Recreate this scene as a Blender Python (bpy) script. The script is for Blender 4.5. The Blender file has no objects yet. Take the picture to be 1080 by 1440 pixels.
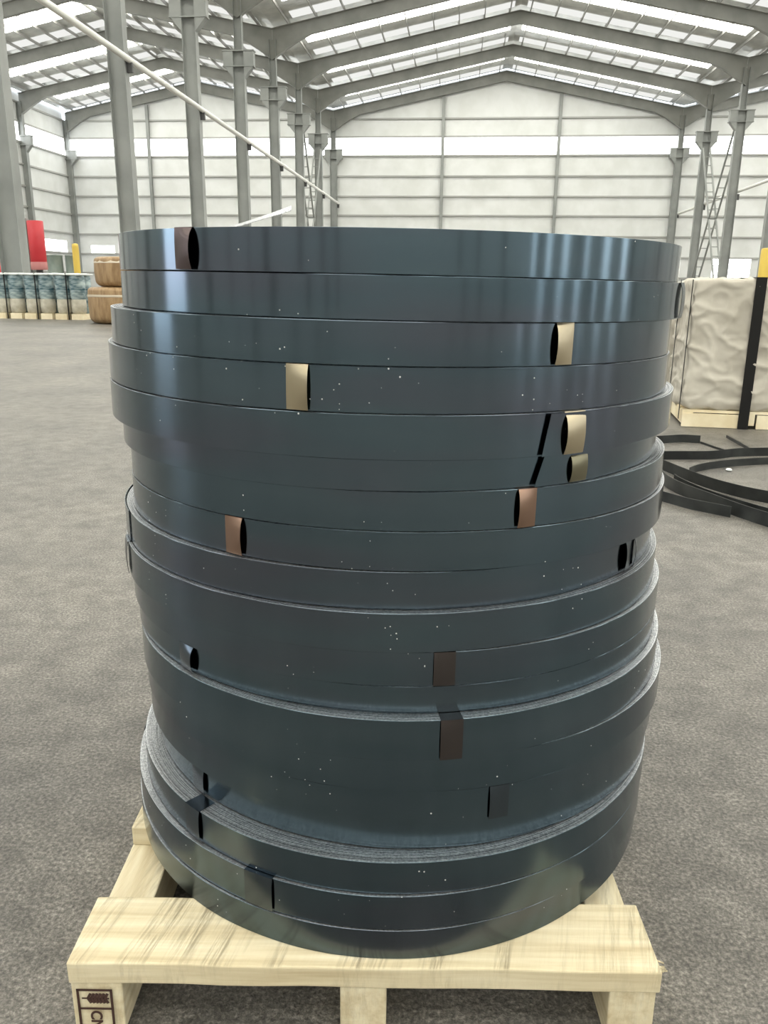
import bpy, bmesh, math, random
from mathutils import Vector, Matrix, noise
R = math.radians
random.seed(7)
S = bpy.context.scene
COL = S.collection

# ------------------------------------------------------------------ camera
EYE = 1.19
cd = bpy.data.cameras.new('camera'); cam = bpy.data.objects.new('camera', cd); COL.objects.link(cam)
pitch, yaw, roll = R(15.93), R(5.09), R(0.57)
fw = Vector((-math.sin(yaw) * math.cos(pitch), math.cos(yaw) * math.cos(pitch), -math.sin(pitch)))
rt = Vector((math.cos(yaw), math.sin(yaw), 0)); up = rt.cross(fw)
rt2 = rt * math.cos(roll) + up * math.sin(roll); up2 = up * math.cos(roll) - rt * math.sin(roll)
M = Matrix((rt2, up2, -fw)).transposed().to_4x4(); M.translation = (0, 0, EYE)
cam.matrix_world = M
cd.sensor_fit = 'VERTICAL'; cd.sensor_height = 36.0; cd.lens = 1133.4 / 1440 * 36.0
cd.clip_start = 0.02; cd.clip_end = 500
S.camera = cam

# ------------------------------------------------------------------ world, exposure
w = bpy.data.worlds.new('overcast_sky'); S.world = w; w.use_nodes = True
bg = w.node_tree.nodes['Background']
bg.inputs[0].default_value = (0.86, 0.92, 1.0, 1); bg.inputs[1].default_value = 5.0
S.view_settings.view_transform = 'Standard'; S.view_settings.look = 'None'
S.view_settings.gamma = 1; S.view_settings.use_curve_mapping = False
S.view_settings.exposure = 0.25
SKYLIGHT = 8.0      # daylight coming through the translucent roof sheets
BAND = 4.5          # daylight through the clerestory sheets

# ------------------------------------------------------------------ materials
def mat(name, color, rough=0.6, metal=0.0, spec=0.5):
    m = bpy.data.materials.new(name); m.use_nodes = True
    b = m.node_tree.nodes['Principled BSDF']
    b.inputs['Base Color'].default_value = (*color, 1); b.inputs['Roughness'].default_value = rough
    b.inputs['Metallic'].default_value = metal; b.inputs['Specular IOR Level'].default_value = spec
    return m, m.node_tree.nodes, m.node_tree.links, b
def node(N, t, **kw):
    n = N.new(t)
    for k, v in kw.items(): setattr(n, k, v)
    return n
def ramp(N, pts):
    r = N.new('ShaderNodeValToRGB'); e = r.color_ramp.elements
    while len(e) < len(pts): e.new(0.5)
    for k, (p, c) in zip(e, pts): k.position = p; k.color = (*c, 1)
    return r
def coords(N, L, kind='Object', scale=(1, 1, 1)):
    mp = N.new('ShaderNodeMapping'); mp.inputs['Scale'].default_value = scale
    if kind == 'World':
        g = N.new('ShaderNodeNewGeometry'); L.new(g.outputs['Position'], mp.inputs['Vector'])
    else:
        t = N.new('ShaderNodeTexCoord'); L.new(t.outputs[kind], mp.inputs['Vector'])
    return mp.outputs['Vector']
def tex_noise(N, L, vec, scale, detail=3, rough=0.5):
    n = N.new('ShaderNodeTexNoise'); n.inputs['Scale'].default_value = scale
    n.inputs['Detail'].default_value = detail; n.inputs['Roughness'].default_value = rough
    L.new(vec, n.inputs['Vector']); return n
def bump(N, L, height, b, strength, dist, prev=None):
    u = N.new('ShaderNodeBump'); u.inputs['Strength'].default_value = strength; u.inputs['Distance'].default_value = dist
    L.new(height, u.inputs['Height'])
    if prev: L.new(prev, u.inputs['Normal'])
    L.new(u.outputs['Normal'], b.inputs['Normal']); return u.outputs['Normal']
def mottled(name, c0, c1, scale, rough=0.6, metal=0, bs=0.0, bd=0.01, stretch=(1, 1, 1), kind='Object', spec=0.5, lo=.35, hi=.65, detail=4):
    m, N, L, b = mat(name, c0, rough, metal, spec)
    v = coords(N, L, kind, stretch); n = tex_noise(N, L, v, scale, detail)
    r = ramp(N, [(lo, c0), (hi, c1)]); L.new(n.outputs['Fac'], r.inputs['Fac']); L.new(r.outputs['Color'], b.inputs['Base Color'])
    if bs: bump(N, L, n.outputs['Fac'], b, bs, bd)
    return m
def emit(name, color, strength):
    m = bpy.data.materials.new(name); m.use_nodes = True; N = m.node_tree.nodes; L = m.node_tree.links
    N.clear(); e = N.new('ShaderNodeEmission'); o = N.new('ShaderNodeOutputMaterial')
    e.inputs[0].default_value = (*color, 1); e.inputs[1].default_value = strength
    L.new(e.outputs[0], o.inputs[0]); return m

def steel_strip():
    m, N, L, b = mat('blued_steel_strip', (0.10, 0.15, 0.19), 0.22, 1.0)
    v = coords(N, L, 'World')
    n = tex_noise(N, L, coords(N, L, 'World', (1, 1, 8)), 2.2, 2)
    r = ramp(N, [(.3, (0.092, 0.130, 0.158)), (.7, (0.110, 0.150, 0.178))])
    L.new(n.outputs['Fac'], r.inputs['Fac'])
    sp = N.new('ShaderNodeTexVoronoi'); sp.inputs['Scale'].default_value = 120; L.new(v, sp.inputs['Vector'])
    big = tex_noise(N, L, v, 7, 2)
    lim = node(N, 'ShaderNodeMapRange'); lim.inputs[1].default_value = .44; lim.inputs[2].default_value = .62
    lim.inputs[3].default_value = 0.0; lim.inputs[4].default_value = 0.17
    L.new(big.outputs['Fac'], lim.inputs[0])
    sc_ = N.new('ShaderNodeSeparateColor'); L.new(sp.outputs['Color'], sc_.inputs[0])
    pick = node(N, 'ShaderNodeMath', operation='GREATER_THAN'); pick.inputs[1].default_value = .72; L.new(sc_.outputs[0], pick.inputs[0])
    var = node(N, 'ShaderNodeMath', operation='MULTIPLY'); L.new(sc_.outputs[1], var.inputs[0]); L.new(lim.outputs[0], var.inputs[1])
    lt0 = node(N, 'ShaderNodeMath', operation='LESS_THAN'); L.new(sp.outputs['Distance'], lt0.inputs[0]); L.new(var.outputs[0], lt0.inputs[1])
    lt = node(N, 'ShaderNodeMath', operation='MULTIPLY'); L.new(lt0.outputs[0], lt.inputs[0]); L.new(pick.outputs[0], lt.inputs[1])
    hue = tex_noise(N, L, coords(N, L, 'World', (2.2, 2.2, 9)), 1.0, 2); hr = ramp(N, [(.45, (0, 0, 0)), (.68, (1, 1, 1))]); L.new(hue.outputs['Fac'], hr.inputs['Fac'])
    mh = node(N, 'ShaderNodeMix', data_type='RGBA'); L.new(hr.outputs['Color'], mh.inputs[0]); L.new(r.outputs['Color'], mh.inputs[6]); mh.inputs[7].default_value = (.112, .128, .158, 1)
    mx = node(N, 'ShaderNodeMix', data_type='RGBA'); L.new(lt.outputs[0], mx.inputs[0]); L.new(mh.outputs[2], mx.inputs[6])
    mx.inputs[7].default_value = (.62, .62, .60, 1); L.new(mx.outputs[2], b.inputs['Base Color'])
    inv = node(N, 'ShaderNodeMath', operation='SUBTRACT'); inv.inputs[0].default_value = 1; L.new(lt.outputs[0], inv.inputs[1])
    L.new(inv.outputs[0], b.inputs['Metallic'])
    b.inputs['Roughness'].default_value = 0.17
    # rolling direction: reflections smear across the strip
    tg = node(N, 'ShaderNodeTangent', direction_type='RADIAL', axis='Z'); L.new(tg.outputs[0], b.inputs['Tangent'])
    b.inputs['Anisotropic'].default_value = 0.85; b.inputs['Anisotropic Rotation'].default_value = 0.25
    return m
STEEL = steel_strip()
EDGE = mottled('cut_steel_edge', (0.30, 0.31, 0.325), (0.60, 0.61, 0.62), 260, 0.42, 0.9, 0.4, 0.001, kind='World')
GOLD = mat('gold_clip_metal', (0.45, 0.385, 0.27), 0.3, 1.0)[0]
COPPER = mat('copper_brown_clip_metal', (0.29, 0.19, 0.14), 0.3, 1.0)[0]
BROWN = mat('dark_brown_clip_metal', (0.095, 0.070, 0.068), 0.26, 1.0)[0]
SHADED_GOLD = mat('shaded_gold_clip_metal', (0.20, 0.185, 0.125), 0.3, 1.0)[0]  # clip gold with the shade below the overhanging coil put into its colour
DIMBROWN = mat('dim_brown_clip_metal', (0.105, 0.092, 0.090), 0.25, 1.0)[0]
DARKCLIP = mat('dark_blue_clip_metal', (0.085, 0.105, 0.125), 0.26, 1.0)[0]
SCRAP = mottled('dull_black_strip', (0.020, 0.022, 0.022), (0.045, 0.048, 0.046), 6, 0.38, 0.35, kind='World')

def pine(name, grain):
    m, N, L, b = mat(name, (0.8, 0.7, 0.45), 0.75, 0, 0.3)
    sc = (1.2, 22, 22) if grain == 'x' else (22, 1.2, 22)
    g = tex_noise(N, L, coords(N, L, 'Object', sc), 1.6, 5, 0.6)
    r = ramp(N, [(.30, (0.50, 0.405, 0.25)), (.5, (0.64, 0.555, 0.375)), (.72, (0.74, 0.68, 0.51))])
    L.new(g.outputs['Fac'], r.inputs['Fac'])
    # saw scratches and dirt running obliquely over the upper faces
    t = N.new('ShaderNodeTexCoord'); ro = N.new('ShaderNodeMapping'); ro.inputs['Rotation'].default_value = (0, 0, R(14)); L.new(t.outputs['Object'], ro.inputs['Vector'])
    def st(sc):
        mp = N.new('ShaderNodeMapping'); mp.inputs['Scale'].default_value = sc; L.new(ro.outputs['Vector'], mp.inputs['Vector']); return mp.outputs['Vector']
    d = tex_noise(N, L, st((130, 7, 20)), 1.0, 5, 0.75)
    dr = ramp(N, [(.42, (0, 0, 0)), (.60, (1, 1, 1))]); L.new(d.outputs['Fac'], dr.inputs['Fac'])
    k = tex_noise(N, L, st((20, 2.0, 6)), 1.0, 3, .6); kr = ramp(N, [(.47, (.06, .06, .06)), (.62, (1, 1, 1))]); L.new(k.outputs['Fac'], kr.inputs['Fac'])
    mu = node(N, 'ShaderNodeMath', operation='MULTIPLY'); L.new(dr.outputs['Color'], mu.inputs[0]); L.new(kr.outputs['Color'], mu.inputs[1])
    ge = N.new('ShaderNodeNewGeometry'); se = N.new('ShaderNodeSeparateXYZ'); L.new(ge.outputs['Normal'], se.inputs[0])
    nz = node(N, 'ShaderNodeMapRange'); nz.inputs[1].default_value = .3; nz.inputs[2].default_value = .8; nz.inputs[3].default_value = .25; nz.inputs[4].default_value = .85
    L.new(se.outputs[2], nz.inputs[0])
    m2 = node(N, 'ShaderNodeMath', operation='MULTIPLY'); L.new(mu.outputs[0], m2.inputs[0]); L.new(nz.outputs[0], m2.inputs[1])
    mx = node(N, 'ShaderNodeMix', data_type='RGBA'); L.new(m2.outputs[0], mx.inputs[0]); L.new(r.outputs['Color'], mx.inputs[6]); mx.inputs[7].default_value = (.24, .20, .13, 1)
    L.new(mx.outputs[2], b.inputs['Base Color'])
    bump(N, L, d.outputs['Fac'], b, 0.4, 0.003)
    return m
PINE_X = pine('pine_board_crosswise', 'x'); PINE_Y = pine('pine_board_lengthwise', 'y')
STAMP = mat('burnt_stamp', (0.045, 0.018, 0.012), 0.8)[0]

def asphalt():
    m, N, L, b = mat('asphalt_floor', (.3, .3, .29), 0.47, 0, 0.6)
    v = coords(N, L, 'World')
    f = tex_noise(N, L, v, 120, 6, 0.75); vo = N.new('ShaderNodeTexVoronoi'); vo.inputs['Scale'].default_value = 85; L.new(v, vo.inputs['Vector'])
    r = ramp(N, [(.34, (.028, .026, .022)), (.5, (.128, .120, .108)), (.66, (.31, .293, .265))]); L.new(f.outputs['Fac'], r.inputs['Fac'])
    big = tex_noise(N, L, v, 0.9, 5, 0.6); br = ramp(N, [(.35, (.72, .72, .72)), (.65, (1.2, 1.18, 1.15))]); L.new(big.outputs['Fac'], br.inputs['Fac'])
    md = tex_noise(N, L, v, 9, 6, 0.7); mr = ramp(N, [(.36, (.70, .69, .67)), (.64, (1.28, 1.27, 1.25))]); L.new(md.outputs['Fac'], mr.inputs['Fac'])
    m1 = node(N, 'ShaderNodeMix', data_type='RGBA', blend_type='MULTIPLY'); m1.inputs[0].default_value = 1; L.new(r.outputs['Color'], m1.inputs[6]); L.new(mr.outputs['Color'], m1.inputs[7])
    mx = node(N, 'ShaderNodeMix', data_type='RGBA', blend_type='MULTIPLY'); mx.inputs[0].default_value = 1
    L.new(m1.outputs[2], mx.inputs[6]); L.new(br.outputs['Color'], mx.inputs[7]); L.new(mx.outputs[2], b.inputs['Base Color'])
    nn = bump(N, L, f.outputs['Fac'], b, 0.7, 0.007); bump(N, L, vo.outputs['Distance'], b, 0.35, 0.004, nn)
    return m
ASPHALT = asphalt()
WALLP = mottled('white_wall_sheet', (0.62, 0.63, 0.61), (0.70, 0.71, 0.70), 0.6, 0.5, kind='World')
GIRT = mat('grey_girt_paint', (0.36, 0.36, 0.34), 0.6)[0]
COLM = mottled('grey_column_paint', (0.225, 0.235, 0.225), (0.29, 0.30, 0.285), 0.7, 0.55, kind='World')
RAFT = mottled('grey_rafter_paint', (0.215, 0.22, 0.20), (0.275, 0.275, 0.25), 0.8, 0.6, kind='World')
PURL = mat('galvanised_purlin', (0.42, 0.42, 0.40), 0.5, 0.2)[0]
FOIL = mottled('silver_insulation_foil', (0.62, 0.63, 0.61), (0.80, 0.80, 0.77), 1.1, 0.34, 0.45, 0.5, 0.12, kind='World')
SKY = emit('translucent_skylight_sheet', (1.0, 0.99, 0.90), SKYLIGHT)
SKY2 = emit('dusty_skylight_sheet', (1.0, 1.0, 0.96), 0.75)
BANDM = emit('translucent_window_sheet', (0.97, 1.0, 1.0), BAND)
PIPE = mat('white_pipe', (0.74, 0.74, 0.70), 0.45)[0]
DARK = mat('dark_bracket', (0.06, 0.06, 0.06), 0.6)[0]
CLOTH = mottled('woven_cover_cloth', (0.42, 0.385, 0.32), (0.52, 0.485, 0.415), 3.5, 0.7, 0, 0.25, 0.02)
BLACKSTRAP = mat('black_strap', (0.008, 0.0075, 0.007), 0.6, 0, 0.25)[0]
PALEPINE = mottled('pale_pallet_wood', (0.70, 0.59, 0.38), (0.82, 0.73, 0.53), 5, 0.75)
KRAFT = mottled('brown_kraft_paper', (0.24, 0.145, 0.065), (0.37, 0.245, 0.125), 4, 0.5, 0, 0.4, 0.03, (2.5, 2.5, 0.6))
TAPE = mat('pale_tape', (0.62, 0.54, 0.42), 0.4)[0]
BLUEWRAP = mottled('blue_stretch_wrap', (0.03, 0.085, 0.11), (0.46, 0.55, 0.55), 2.6, 0.25, 0, 0.3, 0.03, (1, 1, 3.2))  # light and dark of the film's wrinkles are put into the colour
BEIGE = mottled('beige_sack_cloth', (0.40, 0.37, 0.29), (0.56, 0.53, 0.44), 5, 0.7, 0, 0.3, 0.03)
RIMW = mat('white_wrap_top', (0.72, 0.76, 0.74), 0.4)[0]
RED = mat('red_sleeve', (0.55, 0.035, 0.045), 0.4)[0]
PINK = mat('faded_red_band', (0.55, 0.23, 0.22), 0.5)[0]
YELLOW = mat('yellow_guard_paint', (0.66, 0.47, 0.08), 0.45)[0]
GREENGREY = mottled('grey_green_drum_paint', (0.17, 0.215, 0.19), (0.22, 0.26, 0.23), 3, 0.5)

# ------------------------------------------------------------------ helpers
def link(name, verts, faces, m, parent=None, smooth=None, mats=None, fm=None):
    me = bpy.data.meshes.new(name); me.from_pydata([tuple(v) for v in verts], [], faces)
    for x in (mats or [m]): me.materials.append(x)
    if fm: me.polygons.foreach_set('material_index', fm)
    if smooth is not None:
        me.polygons.foreach_set('use_smooth', [True] * len(me.polygons)); me.set_sharp_from_angle(angle=R(smooth))
    me.update()
    o = bpy.data.objects.new(name, me); COL.objects.link(o)
    if parent: o.parent = parent
    return o
class MB:
    def __init__(s): s.v = []; s.f = []
    def add(s, v, f): k = len(s.v); s.v += [Vector(p) for p in v]; s.f += [tuple(i + k for i in q) for q in f]; return s
    def box(s, x0, x1, y0, y1, z0, z1):
        return s.add([(x0, y0, z0), (x1, y0, z0), (x1, y1, z0), (x0, y1, z0), (x0, y0, z1), (x1, y0, z1), (x1, y1, z1), (x0, y1, z1)],
                     [(0, 3, 2, 1), (4, 5, 6, 7), (0, 1, 5, 4), (1, 2, 6, 5), (2, 3, 7, 6), (3, 0, 4, 7)])
    def prism_y(s, poly, y0, y1):   # polygon in XZ, extruded along Y
        n = len(poly)
        return s.add([(x, y0, z) for x, z in poly] + [(x, y1, z) for x, z in poly],
                     [tuple(range(n)), tuple(range(2 * n - 1, n - 1, -1))] + [(i, i + n, (i + 1) % n + n, (i + 1) % n) for i in range(n)])
    def tube(s, a, b, r, n=8):
        a = Vector(a); b = Vector(b); d = (b - a).normalized(); q = d.to_track_quat('Z', 'Y'); v = []
        for p in (a, b):
            for i in range(n): v.append(p + q @ Vector((r * math.cos(2 * math.pi * i / n), r * math.sin(2 * math.pi * i / n), 0)))
        return s.add(v, [(i, (i + 1) % n, (i + 1) % n + n, i + n) for i in range(n)] + [tuple(range(n - 1, -1, -1)), tuple(range(n, 2 * n))])
    def bar(s, a, b, w, h):          # rectangular bar from a to b
        a = Vector(a); b = Vector(b); q = (b - a).normalized().to_track_quat('Z', 'Y'); v = []
        for p in (a, b):
            for i, j in ((-1, -1), (1, -1), (1, 1), (-1, 1)): v.append(p + q @ Vector((i * w / 2, j * h / 2, 0)))
        return s.add(v, [(0, 1, 5, 4), (1, 2, 6, 5), (2, 3, 7, 6), (3, 0, 4, 7), (3, 2, 1, 0), (4, 5, 6, 7)])
    def lathe(s, prof, n=48, wob=None):
        v = []; f = []; k = len(prof)
        for i in range(n):
            a = 2 * math.pi * i / n
            for r, z in prof:
                rr = r + (wob(a, z) if wob else 0); v.append((rr * math.cos(a), rr * math.sin(a), z))
        for i in range(n):
            j = (i + 1) % n
            for q in range(k - 1): f.append((i * k + q, j * k + q, j * k + q + 1, i * k + q + 1))
        return s.add(v, f)
    def build(s, name, m, parent=None, smooth=None): return link(name, s.v, s.f, m, parent, smooth)
def empty(name, loc=(0, 0, 0), rz=0):
    o = bpy.data.objects.new(name, None); o.empty_display_size = .2; COL.objects.link(o); o.location = loc; o.rotation_euler = (0, 0, rz); return o
def tag(o, label=None, cat=None, group=None, kind=None):
    for k, v in (('label', label), ('category', cat), ('group', group), ('kind', kind)):
        if v: o[k] = v
    return o
def bevel(o, width, seg=2):
    b = o.modifiers.new('bevel', 'BEVEL'); b.width = width; b.segments = seg; b.limit_method = 'ANGLE'; return o

# ================================================================== THE HALL
FAR = 93.67; STEP = 9.70; NEAR = FAR - 14 * STEP            # frames every STEP metres
XL, XM, XR, XE = -44.08, -14.22, 22.26, 58.7                 # left wall, two column rows, right wall
RIDGES = [(XL, XM), (XM, XR), (XR, XE)]
EAVE = 18.97; SLOPE = 0.2
def roof_z(x):
    for a, b in RIDGES:
        if a <= x <= b: return EAVE + SLOPE * min(x - a, b - x)
    return EAVE
FR = [FAR - STEP * i for i in range(15)]

tag(MB().box(XL - 40, XE + 2, NEAR - 40, FAR + 6, -0.3, 0).build('floor', ASPHALT), 'grey asphalt floor of the hall with coarse grain', kind='structure')

# ---- ceiling: foil lined sheet roof, skylights, purlins and rafters
ceil = MB()
for a, b in RIDGES:
    c = (a + b) / 2; zc = roof_z(c)
    ceil.prism_y([(a, EAVE), (c, zc), (b, EAVE), (b, EAVE + .08), (c, zc + .08), (a, EAVE + .08)], NEAR, FAR + .2)
ceiling = tag(ceil.build('ceiling', FOIL), 'silver foil lined pitched roof with bright skylight strips', kind='structure')
def slope_strip(name, a, b, y0, y1, m, off=.02, th=.015):
    p = []
    za, zb = roof_z(a + (1e-4 if a < b else -1e-4)) - off, roof_z(b) - off
    za = EAVE + SLOPE * 0 - off if abs(za - EAVE) < .01 else za
    return MB().prism_y([(a, za), (b, zb), (b, zb - th), (a, za - th)], y0, y1).build(name, m, ceiling)
for a, b in RIDGES:
    c = (a + b) / 2
    for e in (a, b):
        sg = 1 if e < c else -1
        x0, x1 = e + sg * 1.6, c - sg * .5
        for i in range(14):
            y1 = FR[i]; y0 = FR[i + 1]
            slope_strip('skylight', x0, x1, y0 + 2.9, y0 + 5.7, SKY)
            slope_strip('skylight_panel', x0, x1, y0 + 7.9, y0 + 9.3, SKY2)
        # purlins along the hall
        n = 9
        for k in range(n):
            t = (k + .6) / n; x = e + (c - e) * t; z = roof_z(x) - .05
            MB().box(x - .035, x + .035, NEAR, FAR, z - .22, z).build('purlin', PURL, ceiling)
        # rafters: a web with top and bottom flange, deepened to a haunch at the column
        for y in FR:
            def low(x):
                u = abs(x - e); return roof_z(x if u > .02 else e + sg * .02) - .30 - (.88 + max(0, 1 - u / 2.9) ** 1.3 * 1.1)
            xs = [e + sg * .01, e + sg * .5, e + sg * 1.15, e + sg * 1.9, e + sg * 2.9, c]
            poly = [(x, roof_z(x) - .26) for x in (xs[0], c)] + [(x, low(x)) for x in reversed(xs)]
            g = MB().prism_y(poly, y - .012, y + .012)
            for q in range(len(xs) - 1): g.prism_y([(xs[q], low(xs[q])), (xs[q + 1], low(xs[q + 1])), (xs[q + 1], low(xs[q + 1]) - .025), (xs[q], low(xs[q]) - .035)], y - .19, y + .19)
            g.prism_y([(xs[0], roof_z(xs[0]) - .26), (c, roof_z(c) - .26), (c, roof_z(c) - .285), (xs[0], roof_z(xs[0]) - .285)], y - .19, y + .19)
            g.build('rafter', RAFT, ceiling)

# ---- walls: white sheets between posts and girts, a strip of translucent sheets high up
ROWS = [0.0, 1.9, 4.0, 6.13, 8.24, 10.2, 12.25, 14.3, 16.17, 17.95]
wn = [0]
def make_wall(name, label, along, fixed, posts, inward, gable, holes=()):
    """along: 'x' or 'y'; fixed: position of the inner face; inward: +-1 towards the hall"""
    root = tag(empty(name), label, kind='structure')
    def bx(name, u0, u1, d0, d1, z0, z1, m, parent=root):
        a, b = sorted((fixed + inward * d0, fixed + inward * d1)); g = MB()
        if along == 'x': g.box(u0, u1, a, b, z0, z1)
        else: g.box(a, b, u0, u1, z0, z1)
        return g.build(name, m, parent)
    for p, q in zip(posts[:-1], posts[1:]):
        for z0, z1 in zip(ROWS[:-1], ROWS[1:]):
            if abs(z0 - 14.3) < .01:
                wn[0] += 1
                win = bx('window_%d' % wn[0], p, q, -.05, 0, z0, z1, BANDM, None)
                tag(win, 'bright translucent window sheet high in the %s' % name.replace('_', ' '), kind='structure'); continue
            hit = [h for h in holes if h[0] < q and h[1] > p and h[2] < z1 and h[3] > z0]
            if not hit:
                bx('wall_panel', p + .01, q - .01, -.05, 0, z0 + .008, z1 - .008, WALLP); continue
            u0, u1, h0, h1, m = hit[0]
            u0, u1, h0, h1 = max(u0, p), min(u1, q), max(h0, z0), min(h1, z1)
            if u0 > p + .05: bx('wall_panel', p + .01, u0, -.05, 0, z0 + .008, z1 - .008, WALLP)
            if u1 < q - .05: bx('wall_panel', u1, q - .01, -.05, 0, z0 + .008, z1 - .008, WALLP)
            if h0 > z0 + .05: bx('wall_panel', u0, u1, -.05, 0, z0 + .008, h0, WALLP)
            if h1 < z1 - .05: bx('wall_panel', u0, u1, -.05, 0, h1, z1 - .008, WALLP)
            if m is not None:
                wn[0] += 1
                tag(bx('window_%d' % wn[0], u0, u1, -.05, -.01, h0, h1, m, None), 'low bright window in the %s' % name.replace('_', ' '), kind='structure')
        # top piece up to the roof
        if gable:
            xs = [p] + [(a + b) / 2 for a, b in RIDGES if p < (a + b) / 2 < q] + [q]
            poly = [(q, 17.958), (p, 17.958)] + [(x, roof_z(min(max(x, XL), XE)) - .02) for x in xs]
            y0, y1 = sorted((fixed, fixed - inward * .05))
            MB().prism_y(poly, y0, y1).build('wall_panel', WALLP, root)
        else: bx('wall_panel', p + .01, q - .01, -.05, 0, 17.958, EAVE + .05, WALLP)
        # girts
        for z in ROWS[1:]:
            if any(h[4] is None and h[0] < q and h[1] > p and h[2] < z < h[3] for h in holes): continue
            bx('girt', p, q, 0, .16, z - .08, z + .08, GIRT)
    return root
gp = [XL, -34.8, -24.5, XM, -2.44, 9.79, XR, 34.4, 46.5, XE]
far_wall = make_wall('wall_far', 'white sheet gable wall with grey girts at the far end', 'x', FAR + .35, gp, -1, True,
          [(27.0, 31.0, 1.8, 3.99, BANDM), (-42.5, -39.7, 4.02, 4.9, BANDM), (-13.0, -7.0, .2, 3.95, BANDM)])
make_wall('wall_back', 'white sheet gable wall behind the camera', 'x', NEAR - .1, gp, 1, True)
sp = list(reversed(FR))
make_wall('wall_left', 'white sheet side wall with grey girts on the left', 'y', XL - .3, sp, 1, False,
          [(84.5, 92.0, 4.02, 5.3, BANDM), (-2.0, 6.2, 0, 10.1, None)])
make_wall('wall_right', 'white sheet side wall with grey girts on the right', 'y', XE + .3, sp, -1, False,
          [(y + 1.7, y + 4.6, 0, 12.2, BANDM) for y in FR[9:]])

# gable posts on the far wall
for k, x in enumerate(gp):
    if x in (XL, XM, XR, XE): continue
    top = roof_z(x) - 1.3
    MB().box(x - .16, x + .16, FAR - .02, FAR + .01, 0, top).box(x - .16, x + .16, FAR + .2, FAR + .23, 0, top).box(x - .012, x + .012, FAR + .01, FAR + .2, 0, top).build('gable_post', COLM, far_wall)

# ---- columns with crane corbels
CZ = 14.83
def column_parts(mid):
    out = []
    def hsec(g, w, fl, z0, z1):       # H section: web across the hall, flanges on its ends
        g.box(-w / 2, w / 2, -.008, .008, z0, z1); g.box(-w / 2, -w / 2 + .02, -fl / 2, fl / 2, z0, z1); g.box(w / 2 - .02, w / 2, -fl / 2, fl / 2, z0, z1); return g
    out.append(('shaft', hsec(MB(), .72, .48, .04, CZ)))
    out.append(('upper_shaft', hsec(MB(), .50, .42, CZ, 18.0)))
    g = MB(); s = [(-1, 1), (1, 1)] if mid else [(1, 1)]
    for sx in (-1, 1):
        if not mid and sx < 0: continue
        pts = [(sx * .36, CZ), (sx * .95, CZ), (sx * .95, CZ - .8), (sx * .36, CZ - 1.5)]
        if sx < 0: pts = pts[::-1]
        g.prism_y(pts, -.24, .24)
    g.box(-1.0 if mid else -.36, 1.0, -.28, .28, CZ, CZ + .07).box(-.98 if mid else -.36, .98, -.27, .27, CZ - .86, CZ - .8)
    out.append(('corbel', g))
    out.append(('base_plate', MB().box(-.46, .46, -.36, .36, 0, .04)))
    return [(n, link(n, g.v, g.f, COLM)) for n, g in out]
protos = {True: column_parts(True), False: column_parts(False)}
first = {True: True, False: True}
def place_column(x, y, mid, label, flip=False):
    root = empty('steel_column', (x, y, 0), math.pi if flip else 0); tag(root, label, 'column', 'grey steel columns of the hall')
    for n, p in protos[mid]:
        o = p if first[mid] else p.copy()
        if not first[mid]: COL.objects.link(o)
        o.parent = root
    first[mid] = False
ordn = ['against the far wall', 'second from the far wall', 'third from the far wall', 'fourth from the far wall', 'fifth from the far wall', 'sixth from the far wall', 'seventh from the far wall', 'nearest, at the left edge of the photo']
for i, y in enumerate(FR):
    hid = 'grey steel column standing beside or behind the camera, out of view'
    place_column(XM, y, True, 'grey steel column with corbel in the row left of the stack, ' + ordn[i] if i < 8 else hid)
    place_column(XR, y, True, ('grey steel column with corbel in the row right of the stack, ' + ordn[i]) if i < 4 else hid)
    place_column(XL, y, False, ('grey steel column against the left side wall, ' + ['in its far corner', 'one bay from the far corner'][i]) if i < 2 else hid)
    place_column(XE, y, False, hid, True)

# ---- white drain pipe along the left row, on brackets
pipe = empty('drain_pipe', (XM + .50, FAR, 9.6)); tag(pipe, 'long white pipe running along the left column row', 'pipe')
MB().tube((0, .1, -.15), (0, -STEP * 9, .32), .125, 12).build('pipe_run', PIPE, pipe, 40)
for i in range(9):
    z = -.15 + .47 * i / 9
    MB().box(-.14, .09, -STEP * i - .07, -STEP * i + .07, z - .46, z - .09).build('bracket', DARK, pipe)
pipe2 = empty('drain_pipe', (XR + .50, FAR, 8.6)); tag(pipe2, 'white pipe fixed to the right column row, mostly outside the photo', 'pipe')
MB().tube((0, .1, -.15), (0, -STEP * 4, .4), .125, 12).build('pipe_run', PIPE, pipe2, 40)
for i in range(4): MB().box(-.14, .09, -STEP * i - .07, -STEP * i + .07, -.55, -.09).build('bracket', DARK, pipe2)

# ---- lattice cross bracing between columns
def lattice(x, y0, y1, z0, z1, label):
    root = tag(empty('cross_brace', (x, y0, 0)), label, 'brace', 'lattice braces between columns')
    for (ya, yb) in ((0, y1 - y0), (y1 - y0, 0)):
        for o in (-.32, .32):
            MB().bar((o, ya, z0), (o, yb, z1), .13, .13).build('brace_chord', COLM, root)
        for k in range(1, 16):
            t = k / 16; MB().bar((-.32, ya + (yb - ya) * t, z0 + (z1 - z0) * t), (.32, ya + (yb - ya) * t, z0 + (z1 - z0) * t), .07, .07).build('brace_rung', COLM, root)
lattice(XR, FR[2] + .45, FR[1] - .45, .4, 13.4, 'ladder-like grey cross brace between the right columns')
lattice(XM, FR[2] + .45, FR[1] - .45, .4, 13.4, 'ladder-like grey cross brace between the left columns')

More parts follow.
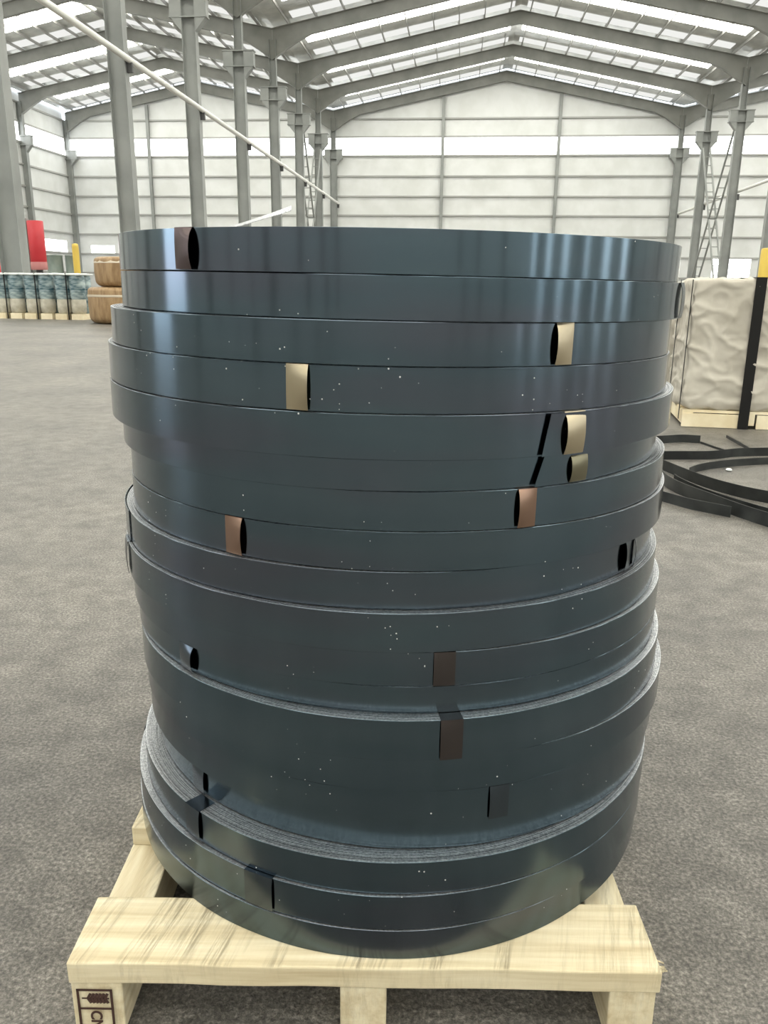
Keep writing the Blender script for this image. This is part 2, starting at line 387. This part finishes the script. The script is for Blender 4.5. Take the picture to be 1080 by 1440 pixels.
# ================================================================== PALLET UNDER THE STACK
PA = R(4.66)
pal = empty('wooden_pallet', (-0.588, 0.986, 0), PA); tag(pal, 'pale pine pallet carrying the stack of steel coils', 'pallet')
PW, PT, BT = 0.947, 0.1438, 0.041
def rough_board(name, x0, x1, y0, y1, z0, z1, m, seed, nx=14, ny=5):
    """a sawn board: subdivided box with slightly wavy, chipped edges"""
    g = bmesh.new(); bmesh.ops.create_cube(g, size=1)
    ax = 0 if (x1 - x0) > (y1 - y0) else 1
    es = [e for e in g.edges if abs((e.verts[0].co - e.verts[1].co)[ax]) > .5]
    bmesh.ops.subdivide_edges(g, edges=es, cuts=nx, use_grid_fill=True)
    for v in g.verts:
        p = Vector((x0 + (v.co.x + .5) * (x1 - x0), y0 + (v.co.y + .5) * (y1 - y0), z0 + (v.co.z + .5) * (z1 - z0)))
        n = noise.noise_vector(p * 9 + Vector((seed, 0, 0)))
        p += Vector((n.x * .0015, n.y * .003 * (1 if ax == 0 else 1), (n.z * .0012 if v.co.z < 0 else 0)))
        v.co = p
    me = bpy.data.meshes.new(name); g.to_mesh(me); g.free(); me.materials.append(m)
    o = bpy.data.objects.new(name, me); COL.objects.link(o); o.parent = pal; bevel(o, .003, 2); return o
for k, (a, b) in enumerate([(0, .145), (.33, .47), (.64, .78), (.95, 1.095)]):
    rough_board('deck_board', 0.0, PW, a, b, PT - BT, PT, PINE_X, 3.1 * k)
strs = [rough_board('stringer', a, b, .004, 1.09, 0.002, PT - BT - .0005, PINE_Y, 20 + a) for a, b in [(0.0, .083), (.435, .51), (.868, .943)]]
# corner splinters on the right end of the front board
g = MB()
for k in range(9):
    a = Vector((PW - .004, .01 + random.random() * .02, PT - .004 - random.random() * .012)); g.bar(a, a + Vector((.006 + random.random() * .01, random.uniform(-.006, .006), random.uniform(-.006, .008))), .002, .0015)
g.build('splinters', PINE_X, pal)
# burnt stamp on the end of the left stringer: a framed mark of three cells with an ear of wheat and letters turned on their side
def ring_rect(x0, x1, z0, z1, t, y, g):
    g.box(x0, x1, y - .0006, y, z1 - t, z1).box(x0, x1, y - .0006, y, z0, z0 + t).box(x0, x0 + t, y - .0006, y, z0, z1).box(x1 - t, x1, y - .0006, y, z0, z1)
st = MB(); YS = .0015
ring_rect(.010, .068, .003, .091, .0040, YS, st)
st.box(.010, .068, YS - .0006, YS, .050, .0535)
for k in range(6): st.bar((.028 + .0055 * k, YS - .0003, .0735), (.0325 + .0055 * k, YS - .0003, .0820), .0006, .0044); st.bar((.028 + .0055 * k, YS - .0003, .0715), (.0325 + .0055 * k, YS - .0003, .0630), .0006, .0044)
st.bar((.018, YS - .0003, .0725), (.062, YS - .0003, .0725), .0006, .0024)
stamp = st.build('stamp', STAMP, strs[0])
def letters(txt, x, z, size, m, parent, y, rot):
    cu = bpy.data.curves.new('stamp_letters', 'FONT'); cu.body = txt; cu.size = size; cu.extrude = .0003; cu.offset = .0006
    t = bpy.data.objects.new('tmp', cu); COL.objects.link(t); bpy.context.view_layer.update()
    me = bpy.data.meshes.new_from_object(t.evaluated_get(bpy.context.evaluated_depsgraph_get())); bpy.data.objects.remove(t)
    me.transform(Matrix.Translation((x, y, z)) @ Matrix.Rotation(rot, 4, 'Y') @ Matrix.Rotation(R(90), 4, 'X'))
    me.materials.clear(); me.materials.append(m)
    o = bpy.data.objects.new('stamp_letters', me); COL.objects.link(o); o.parent = parent
letters('CN', .030, .0475, .026, STAMP, strs[0], YS - .0003, R(90))

# ================================================================== THE STACK OF STEEL STRIP COILS
# centre x, y, radius, bottom height, strip width  (top coil first)
COILS = [(-0.1212, 1.5945, 0.5041, 1.2002, 0.0587), (-0.1148, 1.5963, 0.5074, 1.1417, 0.0585), (-0.1338, 1.6045, 0.5170, 1.0821, 0.0596),
         (-0.1384, 1.6145, 0.5254, 1.0176, 0.0645), (-0.1324, 1.6181, 0.5335, 0.9537, 0.0639), (-0.1326, 1.6020, 0.5095, 0.9073, 0.0464),
         (-0.1188, 1.6096, 0.5140, 0.8475, 0.0598), (-0.1168, 1.6151, 0.5194, 0.7870, 0.0605), (-0.1347, 1.6137, 0.5194, 0.7280, 0.0590),
         (-0.1285, 1.6053, 0.5254, 0.6650, 0.0630), (-0.1188, 1.6090, 0.5264, 0.6085, 0.0565), (-0.1170, 1.6106, 0.5248, 0.5630, 0.0455),
         (-0.1086, 1.5895, 0.5232, 0.4944, 0.0686), (-0.1021, 1.6033, 0.5295, 0.4344, 0.0600), (-0.1043, 1.5972, 0.5208, 0.3740, 0.0604),
         (-0.1011, 1.5953, 0.5120, 0.3235, 0.0505), (-0.1121, 1.5670, 0.5180, 0.2640, 0.0595), (-0.1206, 1.5738, 0.5284, 0.2002, 0.0638),
         (-0.1254, 1.5745, 0.5295, 0.1444, 0.0558)]
INNER = 0.265
def band(Rf, p0, p1, zf0, zf1, th, n):
    """curved plate: Rf(t, z fraction) radius of its inner face, angles p0..p1, heights zf0(t)..zf1(t)"""
    v = []; f = []; nz = 7
    for s in (0, th):
        for i in range(n + 1):
            t = i / n; a = R(p0 + (p1 - p0) * t)
            for j in range(nz + 1):
                u = j / nz; r = Rf(t, u) + s; z = zf0(t) + (zf1(t) - zf0(t)) * u
                v.append((r * math.cos(a), r * math.sin(a), z))
    k = (n + 1) * (nz + 1); q = lambda s, i, j: s * k + i * (nz + 1) + j
    for i in range(n):
        for j in range(nz):
            f.append((q(1, i, j), q(1, i + 1, j), q(1, i + 1, j + 1), q(1, i, j + 1))); f.append((q(0, i, j + 1), q(0, i + 1, j + 1), q(0, i + 1, j), q(0, i, j)))
        f.append((q(0, i, 0), q(0, i + 1, 0), q(1, i + 1, 0), q(1, i, 0))); f.append((q(1, i, nz), q(1, i + 1, nz), q(0, i + 1, nz), q(0, i, nz)))
    for j in range(nz):
        f.append((q(0, 0, j), q(1, 0, j), q(1, 0, j + 1), q(0, 0, j + 1))); f.append((q(0, n, j + 1), q(1, n, j + 1), q(1, n, j), q(0, n, j)))
    return v, f
def wobble(i):
    rr = random.Random(50 + i); ph = [rr.uniform(0, 6.28) for _ in range(4)]
    return lambda a: .0010 * math.sin(2 * a + ph[0]) + .0008 * math.sin(3 * a + ph[1]) + .0005 * math.sin(7 * a + ph[2]) + .00025 * math.sin(17 * a + ph[3])
def make_coil(i, label):
    cx, cy, r0, z0, h = COILS[i]
    root = empty('steel_strip_coil', (cx, cy, z0)); tag(root, label, 'coil', 'blue steel strip coils stacked on the pallet')
    zc = (z0 - .1444) / (1.2589 - .1444)
    root.rotation_euler = (0, R(0.75) * zc, 0)
    rr = random.Random(i); wb = wobble(i); hh = h - .0013
    # profile from the bore over the telescoped windings to the outer face
    prof = [(INNER, 0.0), (INNER, hh - .004)]; kinds = [0]
    r = INNER; edges = []
    while r < r0 - .046:
        t = rr.uniform(.007, .012); edges.append((r, r + t)); r += t
    while r < r0 - .0016:
        t = rr.uniform(.0011, .0022); edges.append((r, min(r + t, r0))); r += t
    drop = 0
    for q, (a, b) in enumerate(edges):
        last = q == len(edges) - 1
        drop = rr.uniform(0, .0010) if not last else .0002
        if b >= r0 - .0016: b = r0
        zt = hh - drop
        prof += [(a, zt), (b - .00045, zt), (b - .00045, hh - .004)] if not last else [(a, zt), (r0 - .0004, zt), (r0, zt - .0004)]
    prof += [(r0, hh * .75), (r0, hh * .5), (r0, hh * .25), (r0, .0004), (r0 - .0004, 0.0), (INNER, 0.0)]
    n = 224; k = len(prof); v = []; f = []; fm = []
    for s in range(n):
        a = 2 * math.pi * s / n; d = wb(a); ca, sa = math.cos(a), math.sin(a)
        for (pr, pz) in prof:
            w_ = d * max(0, (pr - INNER) / (r0 - INNER)); v.append(((pr + w_) * ca, (pr + w_) * sa, pz))
    for s in range(n):
        t = (s + 1) % n
        for q in range(k - 1):
            f.append((s * k + q, t * k + q, t * k + q + 1, s * k + q + 1))
            fm.append(1 if prof[q][1] > hh - .0025 and prof[q + 1][1] > hh - .0025 and prof[q + 1][0] < r0 - .0001 else 0)
    f = [tuple(reversed(x)) for x in f]
    o = link('windings', v, f, None, root, 35, [STEEL, EDGE], fm)
    return root, r0, hh, wb
def clip(root, r0, hh, wb, p0, p1, lift0, lift1, m, over=.03, name='binding_clip'):
    """flat binding strap over the coil edge, its sides standing off the coil by lift0 (left) and lift1 (right)"""
    def Rf(t, u):
        a = R(p0 + (p1 - p0) * t); l = lift0 + (lift1 - lift0) * t
        bul = max(0.0, math.sin(math.pi * min(1, u * .92 + .08))) ** .6
        return r0 + wb(a) + .0012 + l * bul
    v, f = band(Rf, p0, p1, lambda t: .001, lambda t: hh + .0001, .0008, 8)
    # flap folded over the top edge
    for s in (0.0, .0007):
        pass
    k = len(v); n = 8; rows = 3
    for lv in (0.00005, .0006):
        for i in range(n + 1):
            t = i / n; a = R(p0 + (p1 - p0) * t); ro = Rf(t, 1.0) + .0008
            for j in range(rows + 1):
                q = ro - over * j / rows; v.append((q * math.cos(a), q * math.sin(a), hh + lv))
    w_ = rows + 1; b = (n + 1) * w_
    for i in range(n):
        for j in range(rows):
            f.append((k + b + i * w_ + j, k + b + (i + 1) * w_ + j, k + b + (i + 1) * w_ + j + 1, k + b + i * w_ + j + 1))
            f.append((k + i * w_ + j + 1, k + (i + 1) * w_ + j + 1, k + (i + 1) * w_ + j, k + i * w_ + j))
        f.append((k + i * w_, k + (i + 1) * w_, k + b + (i + 1) * w_, k + b + i * w_))
    return link(name, v, f, m, root, 40)
def tail(root, r0, hh, wb, p0, p1, l0, l1, name='strip_end', z0=None, z1=None, slant=0.0, m=None):
    """outer winding running loose from angle p0 (lift l0) to p1 (lift l1)"""
    Rf = lambda t, u: r0 + wb(R(p0 + (p1 - p0) * t)) + .0006 + l0 + (l1 - l0) * t ** .7
    n = max(6, int(abs(p1 - p0) / 1.5))
    v, f = band(Rf, p0, p1, z0 or (lambda t: .0008), z1 or (lambda t: hh - .0006), .0009, n)
    if slant:
        for q in range(len(v)):
            x, y, z = v[q]; a = math.atan2(y, x)
            if abs(a - R(p0)) < R(.8): rr_ = math.hypot(x, y); a += R(slant) * (z / hh - .5); v[q] = (rr_ * math.cos(a), rr_ * math.sin(a), z)
    return link(name, v, f, m or STEEL, root, 40)

names = ['topmost coil of blue steel strip with a dark brown clip at left', 'second coil from the top, no clip on its front',
         'third coil from the top, blue steel strip with a gold clip at right', 'fourth coil from the top, blue steel strip with a gold clip left of middle',
         'fifth coil from the top, overhanging, pale gold clip and loose strip end', 'sixth coil from the top, set back in shade, gold clip darkened for it',
         'seventh coil from the top, copper clip right of the middle', 'eighth coil from the top, copper clip at left',
         'ninth coil from the top, dark lifted clips at far right', 'tenth coil from the top, pale upper rim along the front',
         'eleventh coil from the top, faint brown clip right of the middle', 'twelfth coil from the top, dark lifted clip at left',
         'thirteenth coil from the top, shiny brown clip folded over its rim', 'fourteenth coil from the top, sixth from the bottom, without clips',
         'fifteenth coil from the top, dark clip right of the middle', 'fourth coil from the bottom, dark clip at far left',
         'third coil from the bottom, wide grey rim with a dark clip over it', 'second coil from the bottom, dark rectangular clip at left',
         'bottom coil of dark steel strip lying on the pine pallet']
K = []
for i in range(19): K.append(make_coil(i, names[i]))
def C(i, *a, **k): return clip(*K[i - 1], *a, **k)
def T(i, *a, **k): return tail(*K[i - 1], *a, **k)
C(1, -124.5, -120.2, .001, .009, BROWN)
C(2, -22.5, -17.5, .004, .004, DARKCLIP)
C(3, -58.9, -55.4, .007, .0005, GOLD)
C(4, -100.5, -97.0, .0005, .007, GOLD)
C(5, -57.6, -53.4, .011, .0045, GOLD)
T(5, -61.1, -40.0, .005, .000, slant=1.2)
T(6, -60.4, -40.0, .006, .000, slant=1.6)
C(6, -54.0, -49.9, .009, .0042, SHADED_GOLD)
C(7, -65.8, -62.4, .007, .0005, COPPER)
C(8, -115.9, -112.3, .0005, .007, COPPER)
C(9, -36.4, -33.2, .007, .002, DARKCLIP); C(9, -32.8, -30.6, .008, .001, DARKCLIP)
C(10, -156.0, -151.0, .003, .003, DARKCLIP)
C(11, -79.3, -75.7, .002, .0005, DIMBROWN)
C(12, -129.1, -124.9, .0005, .008, DARKCLIP)
C(13, -78.9, -75.1, .003, .0008, DIMBROWN)
C(15, -70.3, -66.7, .003, .0005, DARKCLIP)
C(16, -131.6, -127.5, .0005, .004, DARKCLIP)
C(17, -129.5, -125.1, .0005, .003, DARKCLIP, over=.034)
C(18, -112.2, -106.4, .0005, .003, DARKCLIP)
# outer windings that have slipped a little
T(9, -150.0, -215.0, .0005, .008, 'outer_winding')
T(18, -170.0, -230.0, .0005, .004, 'outer_winding')
# end of the strip of the topmost coil, sticking up out of its bore
v = []; f = []; n = 14
for q in range(n + 1):
    t = q / n; x = -.33 + .145 * t; zz = .060 + .048 * t ** 1.15; y = -.14 + .05 * t; wv = .022 * (1 - .85 * t ** 2)
    for dy in (-wv, wv):
        v += [(x, y + dy, zz + .009 * (dy > 0)), (x, y + dy, zz + .009 * (dy > 0) - .0012)]
for q in range(n):
    a = q * 4; b = a + 4
    f += [(a, a + 2, b + 2, b), (a + 1, b + 1, b + 3, a + 3), (a, b, b + 1, a + 1), (a + 2, a + 3, b + 3, b + 2)]
f += [(0, 1, 3, 2), (n * 4, n * 4 + 2, n * 4 + 3, n * 4 + 1)]
tag(link('strip_end', v, f, EDGE, K[0][0], 40), 'thin bright strip end sticking up')

# ================================================================== COVERED PALLET LOADS AT RIGHT
def soft_box(name, sx, sy, z0, z1, m, parent, seed, amp=.02, rad=.05, cuts=30):
    g = bmesh.new(); bmesh.ops.create_cube(g, size=1)
    bmesh.ops.subdivide_edges(g, edges=g.edges[:], cuts=cuts, use_grid_fill=True)
    H = z1 - z0
    for v in g.verts:
        p = Vector((v.co.x * sx, v.co.y * sy, v.co.z * H)); c = Vector((max(-sx / 2 + rad, min(sx / 2 - rad, p.x)), max(-sy / 2 + rad, min(sy / 2 - rad, p.y)), max(-H / 2 + rad, min(H / 2 - rad, p.z))))
        d = p - c
        if d.length > 1e-6: d.normalize()
        q = c + d * rad
        # cloth folds: mostly sideways creases
        nn = noise.noise(Vector((p.x * 3.2 + seed, p.y * 3.2, p.z * 7.5))) + .55 * noise.noise(Vector((p.x * 8 + seed, p.y * 8, p.z * 17))) + .3 * noise.noise(Vector((p.x * 19 + seed, p.y * 19, p.z * 30)))
        w1 = noise.noise(Vector((p.x * 2.2 + p.z * 2.6 + seed, p.y * 2.2, p.z * 4.2 - p.x * 1.6))); w2 = noise.noise(Vector((p.x * 4.5 - p.z * 3.0 + seed * 2, p.y * 4.5, p.z * 6.5 + p.x * 2)))
        nn = .35 * nn - .1 + .75 * (1 - abs(w1)) ** 9 + .5 * (1 - abs(w2)) ** 9
        q += d * amp * nn; q.z += z0 + H / 2; v.co = q
    me = bpy.data.meshes.new(name); g.to_mesh(me); g.free(); me.materials.append(m)
    me.polygons.foreach_set('use_smooth', [True] * len(me.polygons))
    o = bpy.data.objects.new(name, me); COL.objects.link(o); o.parent = parent; return o
def small_pallet(parent, sx, sy, h, m):
    for y in [-sy / 2 + (sy - .1) * k / 4 for k in range(5)]:
        MB().box(-sx / 2, sx / 2, y, y + .1, h - .022, h).build('deck_board', m, parent)
    for x in (-sx / 2, -.045, sx / 2 - .09):
        MB().box(x, x + .09, -sy / 2, sy / 2, .03, h - .0225).build('stringer', m, parent)
    for x0, x1 in ((-sx / 2, -.09), (.06, sx / 2)):
        MB().box(x0, x1, -sy / 2 - .012, -sy / 2 + .01, .004, h - .03).build('front_board', m, parent)
def covered_load(loc, rz, sx, sy, H, label, seed):
    r_ = empty('covered_pallet_load', loc, rz); tag(r_, label, 'pallet load', 'cloth covered loads at the right')
    small_pallet(r_, sx, sy, .15, PALEPINE)
    soft_box('cover', sx, sy, .151, H, CLOTH, r_, seed, .028, cuts=(64 if seed < 5 else 34))
    def strap(x, w_, name='strap'):
        g = MB(); y = sy / 2 + .022
        g.box(x - w_ / 2, x + w_ / 2, -y - .004, -y, .0, H + .02).box(x - w_ / 2, x + w_ / 2, -y - .004, y, H + .018, H + .022).box(x - w_ / 2, x + w_ / 2, y, y + .004, .0, H + .02)
        g.build(name, BLACKSTRAP, r_)
    strap(-.05, .085)
    x = -sx / 2 - .02
    for yy in (-sy / 2 + .05, sy * .22): MB().box(x - .004, x, yy - .014, yy + .014, .06, H).build('edge_strap', BLACKSTRAP, r_)
covered_load((2.555, 7.62, 0), R(-6), 1.10, .98, 1.235, 'pale cloth covered load with wide black strap, nearest at right', 3.3)
covered_load((2.68, 8.95, 0), R(-4), 1.10, .98, 1.20, 'pale cloth covered load standing right behind the strapped one', 9.1)

# ================================================================== LOOSE BLACK STRIPS ON THE FLOOR
def spline(pts, n):
    P = [Vector(p) for p in pts]; P = [P[0] * 2 - P[1]] + P + [P[-1] * 2 - P[-2]]; out = []
    segs = len(P) - 3
    for i in range(n + 1):
        t = min(i / n * segs, segs - 1e-6); k = int(t); t -= k; a, b, c, d = P[k:k + 4]
        out.append(.5 * ((2 * b) + (c - a) * t + (2 * a - 5 * b + 4 * c - d) * t * t + (3 * b - a - 3 * c + d) * t ** 3))
    return out
def floor_strip(pts, label, h=.062, th=.0035, z=.002, lean=0.0):
    pts = [(p[0], p[1], p[2] if len(p) > 2 else z) for p in pts]
    P = spline(pts, 40); v = []; f = []
    o0 = P[0].copy(); o0.z = 0
    for i, p in enumerate(P):
        d = (P[min(i + 1, 40)] - P[max(i - 1, 0)]); s = Vector((d.y, -d.x, 0)).normalized()
        for (a, b) in ((-th / 2, 0), (th / 2, 0), (th / 2 + lean, h), (-th / 2 + lean, h)): v.append(p + s * a + Vector((0, 0, b)) - o0)
    for i in range(40):
        for j in range(4): f.append((i * 4 + j, i * 4 + (j + 1) % 4, i * 4 + 4 + (j + 1) % 4, i * 4 + 4 + j))
    f += [(3, 2, 1, 0), (160, 161, 162, 163)]
    o = link('steel_strip', v, f, SCRAP, None, 40); o.location = o0
    tag(o, label, 'strip', 'loose black strips on the floor'); return o
floor_strip([(1.05, 5.9), (1.35, 6.25), (1.62, 6.36), (1.76, 6.42), (1.90, 6.40)], 'short curved black strip ending nearest the covered load')
floor_strip([(1.0, 5.6), (1.46, 5.73), (1.81, 5.79), (2.05, 5.92), (2.5, 6.02)], 'straight black strip lying farthest back, in front of the covered load')
floor_strip([(2.9, 5.75), (2.45, 5.72), (2.16, 5.67), (1.91, 5.58), (1.72, 5.47), (1.60, 5.37), (1.52, 5.27)], 'thin dark strip curving round in the middle of the loose strips', .05)
floor_strip([(1.30, 5.60), (1.38, 5.39), (1.51, 4.98), (1.64, 4.74), (1.80, 4.58), (2.15, 4.36)], 'wide black strip running diagonally across the loose strips', .075, lean=.012)
floor_strip([(1.30, 5.12), (1.29, 4.93), (1.33, 4.72), (1.43, 4.48), (1.54, 4.23), (1.70, 3.96)], 'nearest wide dark strip of the loose strips', .075)
floor_strip([(1.36, 5.02), (1.375, 4.90), (1.44, 4.66), (1.56, 4.42), (1.68, 4.24), (1.9, 4.0)], 'black strip lying close behind the nearest wide strip', .06)
floor_strip([(1.02, 4.75), (1.19, 4.555), (1.29, 4.42), (1.37, 4.35), (1.47, 4.27)], 'short black strip lowest in the loose pile, beside the stack', .06)
floor_strip([(2.17, 6.62, .012), (2.18, 6.3, .008), (2.20, 6.02, .002)], 'thin short dark strip pointing at the covered load', .022, .01)
floor_strip([(1.90, 6.385, .004), (1.96, 6.18, .003), (2.04, 5.97, .002)], 'thin dark strip lying behind the straight black strip', .016, .006)
# a pale pebble of plastic inside the loop
g = MB().lathe([(0, 0), (.016, .002), (.021, .009), (.014, .017), (0, .019)], 12).build('plastic_scrap', RIMW, None, 60); g.location = (1.82, 5.43, 0)
tag(g, 'tiny white scrap on the floor inside the loop of strips', 'scrap')

# ================================================================== WRAPPED GOODS AT LEFT
def bundle(x, y, label, seed, rz=0):
    r_ = empty('wrapped_bundle', (x, y, 0), rz); tag(r_, label, 'bundle', 'blue wrapped bundles at the left')
    for xx in (-.43, .08): MB().box(xx, xx + .36, -.45, .45, .0, .17).build('pallet_block', PALEPINE, r_)
    rd = random.Random(seed)
    for k, xx in enumerate((-.22, .22)):
        wob = lambda a, z, s=seed + k: .02 * noise.noise(Vector((math.cos(a) * 2, math.sin(a) * 2 + s, z * 6)))
        c = MB().lathe([(0, .17), (.17, .17), (.21, .22), (.222, .4), (.215, .56), (.19, .62)], 28, wob).build('sack', BEIGE, r_, 60); c.location = (xx, -.2, 0)
        c = MB().lathe([(.19, .58), (.228, .64), (.232, .9), (.226, 1.1), (.232, 1.22), (.21, 1.3), (0, 1.31)], 28, wob).build('wrapped_roll', BLUEWRAP, r_, 60); c.location = (xx, -.2, 0)
        c = MB().lathe([(0, .17), (.2, .17), (.222, .3), (.228, 1.2), (.2, 1.3), (0, 1.31)], 20, wob).build('wrapped_roll', BLUEWRAP, r_, 60); c.location = (xx, .22, 0)
    soft_box('top_sheet', .92, .9, 1.29, 1.345, RIMW, r_, seed, .01, rad=.02)
    MB().box(-.02, .015, -.455, -.445, .0, 1.35).build('strap', BLACKSTRAP, r_)
    return r_
bl = ['blue wrapped bundle beside the brown paper coils', 'blue wrapped bundle, second from the brown paper coils', 'blue wrapped bundle at the left edge of the photo']
for k in range(3): bundle(-11.72 - 1.03 * k, 24.45 + .12 * k, bl[k], 10 + 5 * k)
def paper_coil(x, y, z, r0, h, label, tape):
    r_ = empty('paper_wrapped_coil', (x, y, z)); tag(r_, label, 'coil', 'brown paper wrapped coils')
    wob = lambda a, zz: .012 * noise.noise(Vector((math.cos(a) * 7, math.sin(a) * 7, zz * 2 + x)))
    e = .24
    prof = [(.2, 0)] + [(r0 - e * (1 - math.sin(t)), e * .8 * (1 - math.cos(t))) for t in [k * math.pi / 12 for k in range(7)]] + [(r0 + .02, h * .5)] + \
           [(r0 - e * .6 * (1 - math.cos(t)), h - e * .45 * (1 - math.sin(t))) for t in [k * math.pi / 12 for k in range(7)]] + [(.2, h), (.2, 0)]
    MB().lathe(prof, 56, wob).build('paper_wrap', KRAFT, r_, 50)
    MB().lathe([(r0 - .055, h - .06), (r0 - .005, h - .10), (r0 + .012, h - .16), (r0 + .010, h - .17)] if not tape else [(r0 + .016, h - .26), (r0 + .022, h - .24), (r0 + .018, h - .20)], 56).build('tape', TAPE, r_, 50)
paper_coil(-9.45, 22.7, 0, .93, .98, 'large brown paper wrapped coil on the floor behind the stack', True)
paper_coil(-9.30, 22.75, .981, .86, .80, 'smaller brown paper wrapped coil lying on the large one', False)
# red sleeve on a post
r_ = empty('red_sleeved_post', (-15.62, 30, 0)); tag(r_, 'grey post with red cylindrical sleeve behind the blue bundles', 'post')
MB().box(-.42, -.30, -.08, .08, 0, 3.3).build('post', COLM, r_)
MB().tube((0, 0, 0), (0, 0, 1.5), .12, 16).build('stem', DARK, r_, 40)
MB().lathe([(0, 1.78), (.27, 1.78), (.285, 1.8), (.285, 3.2), (.27, 3.22), (0, 3.22)], 32).build('sleeve', RED, r_, 40)
MB().lathe([(0, 1.5), (.28, 1.5), (.30, 1.53), (.29, 1.78), (0, 1.779)], 32).build('lower_band', PINK, r_, 40)
def drum(x, y, label, s=1.0, m=GREENGREY):
    g = MB().lathe([(0, 0), (.46, 0), (.48, .03), (.46, .06), (.46, .68), (.485, .71), (.46, .74), (.46, 1.36), (.485, 1.39), (.46, 1.42), (.46, 2.08), (.485, 2.11), (.44, 2.13), (0, 2.12)], 32)
    o = g.build('storage_tank', m, None, 40); o.location = (x, y, 0); o.scale = (s, s, 1); return tag(o, label, 'tank', 'tanks behind the bundles')
drum(-16.70, 33.4, 'grey green ribbed tank beside the red sleeve', .68); drum(-16.03, 33.6, 'grey green ribbed tank beside the yellow post', .62)
o = drum(-19.25, 33.5, 'red ribbed tank at the left edge behind the bundles', .7, RED)
def guard(x, y, h, r, label):
    g = empty('yellow_guard_post', (x, y, 0)); tag(g, label, 'guard post', 'yellow guard posts')
    MB().lathe([(0, .03), (r, .03), (r, h - .12), (r * .92, h - .03), (r * .6, h), (0, h + .01)], 24).build('post', YELLOW, g, 50)
    MB().box(-r * 1.5, r * 1.5, -r * 1.5, r * 1.5, 0, .03).build('base_plate', YELLOW, g)
guard(-15.49, 32.8, 2.55, .13, 'slim yellow guard post beside the brown paper coils')
guard(15.25, 43.9, 3.0, .34, 'thick yellow guard post at the right edge of the photo')
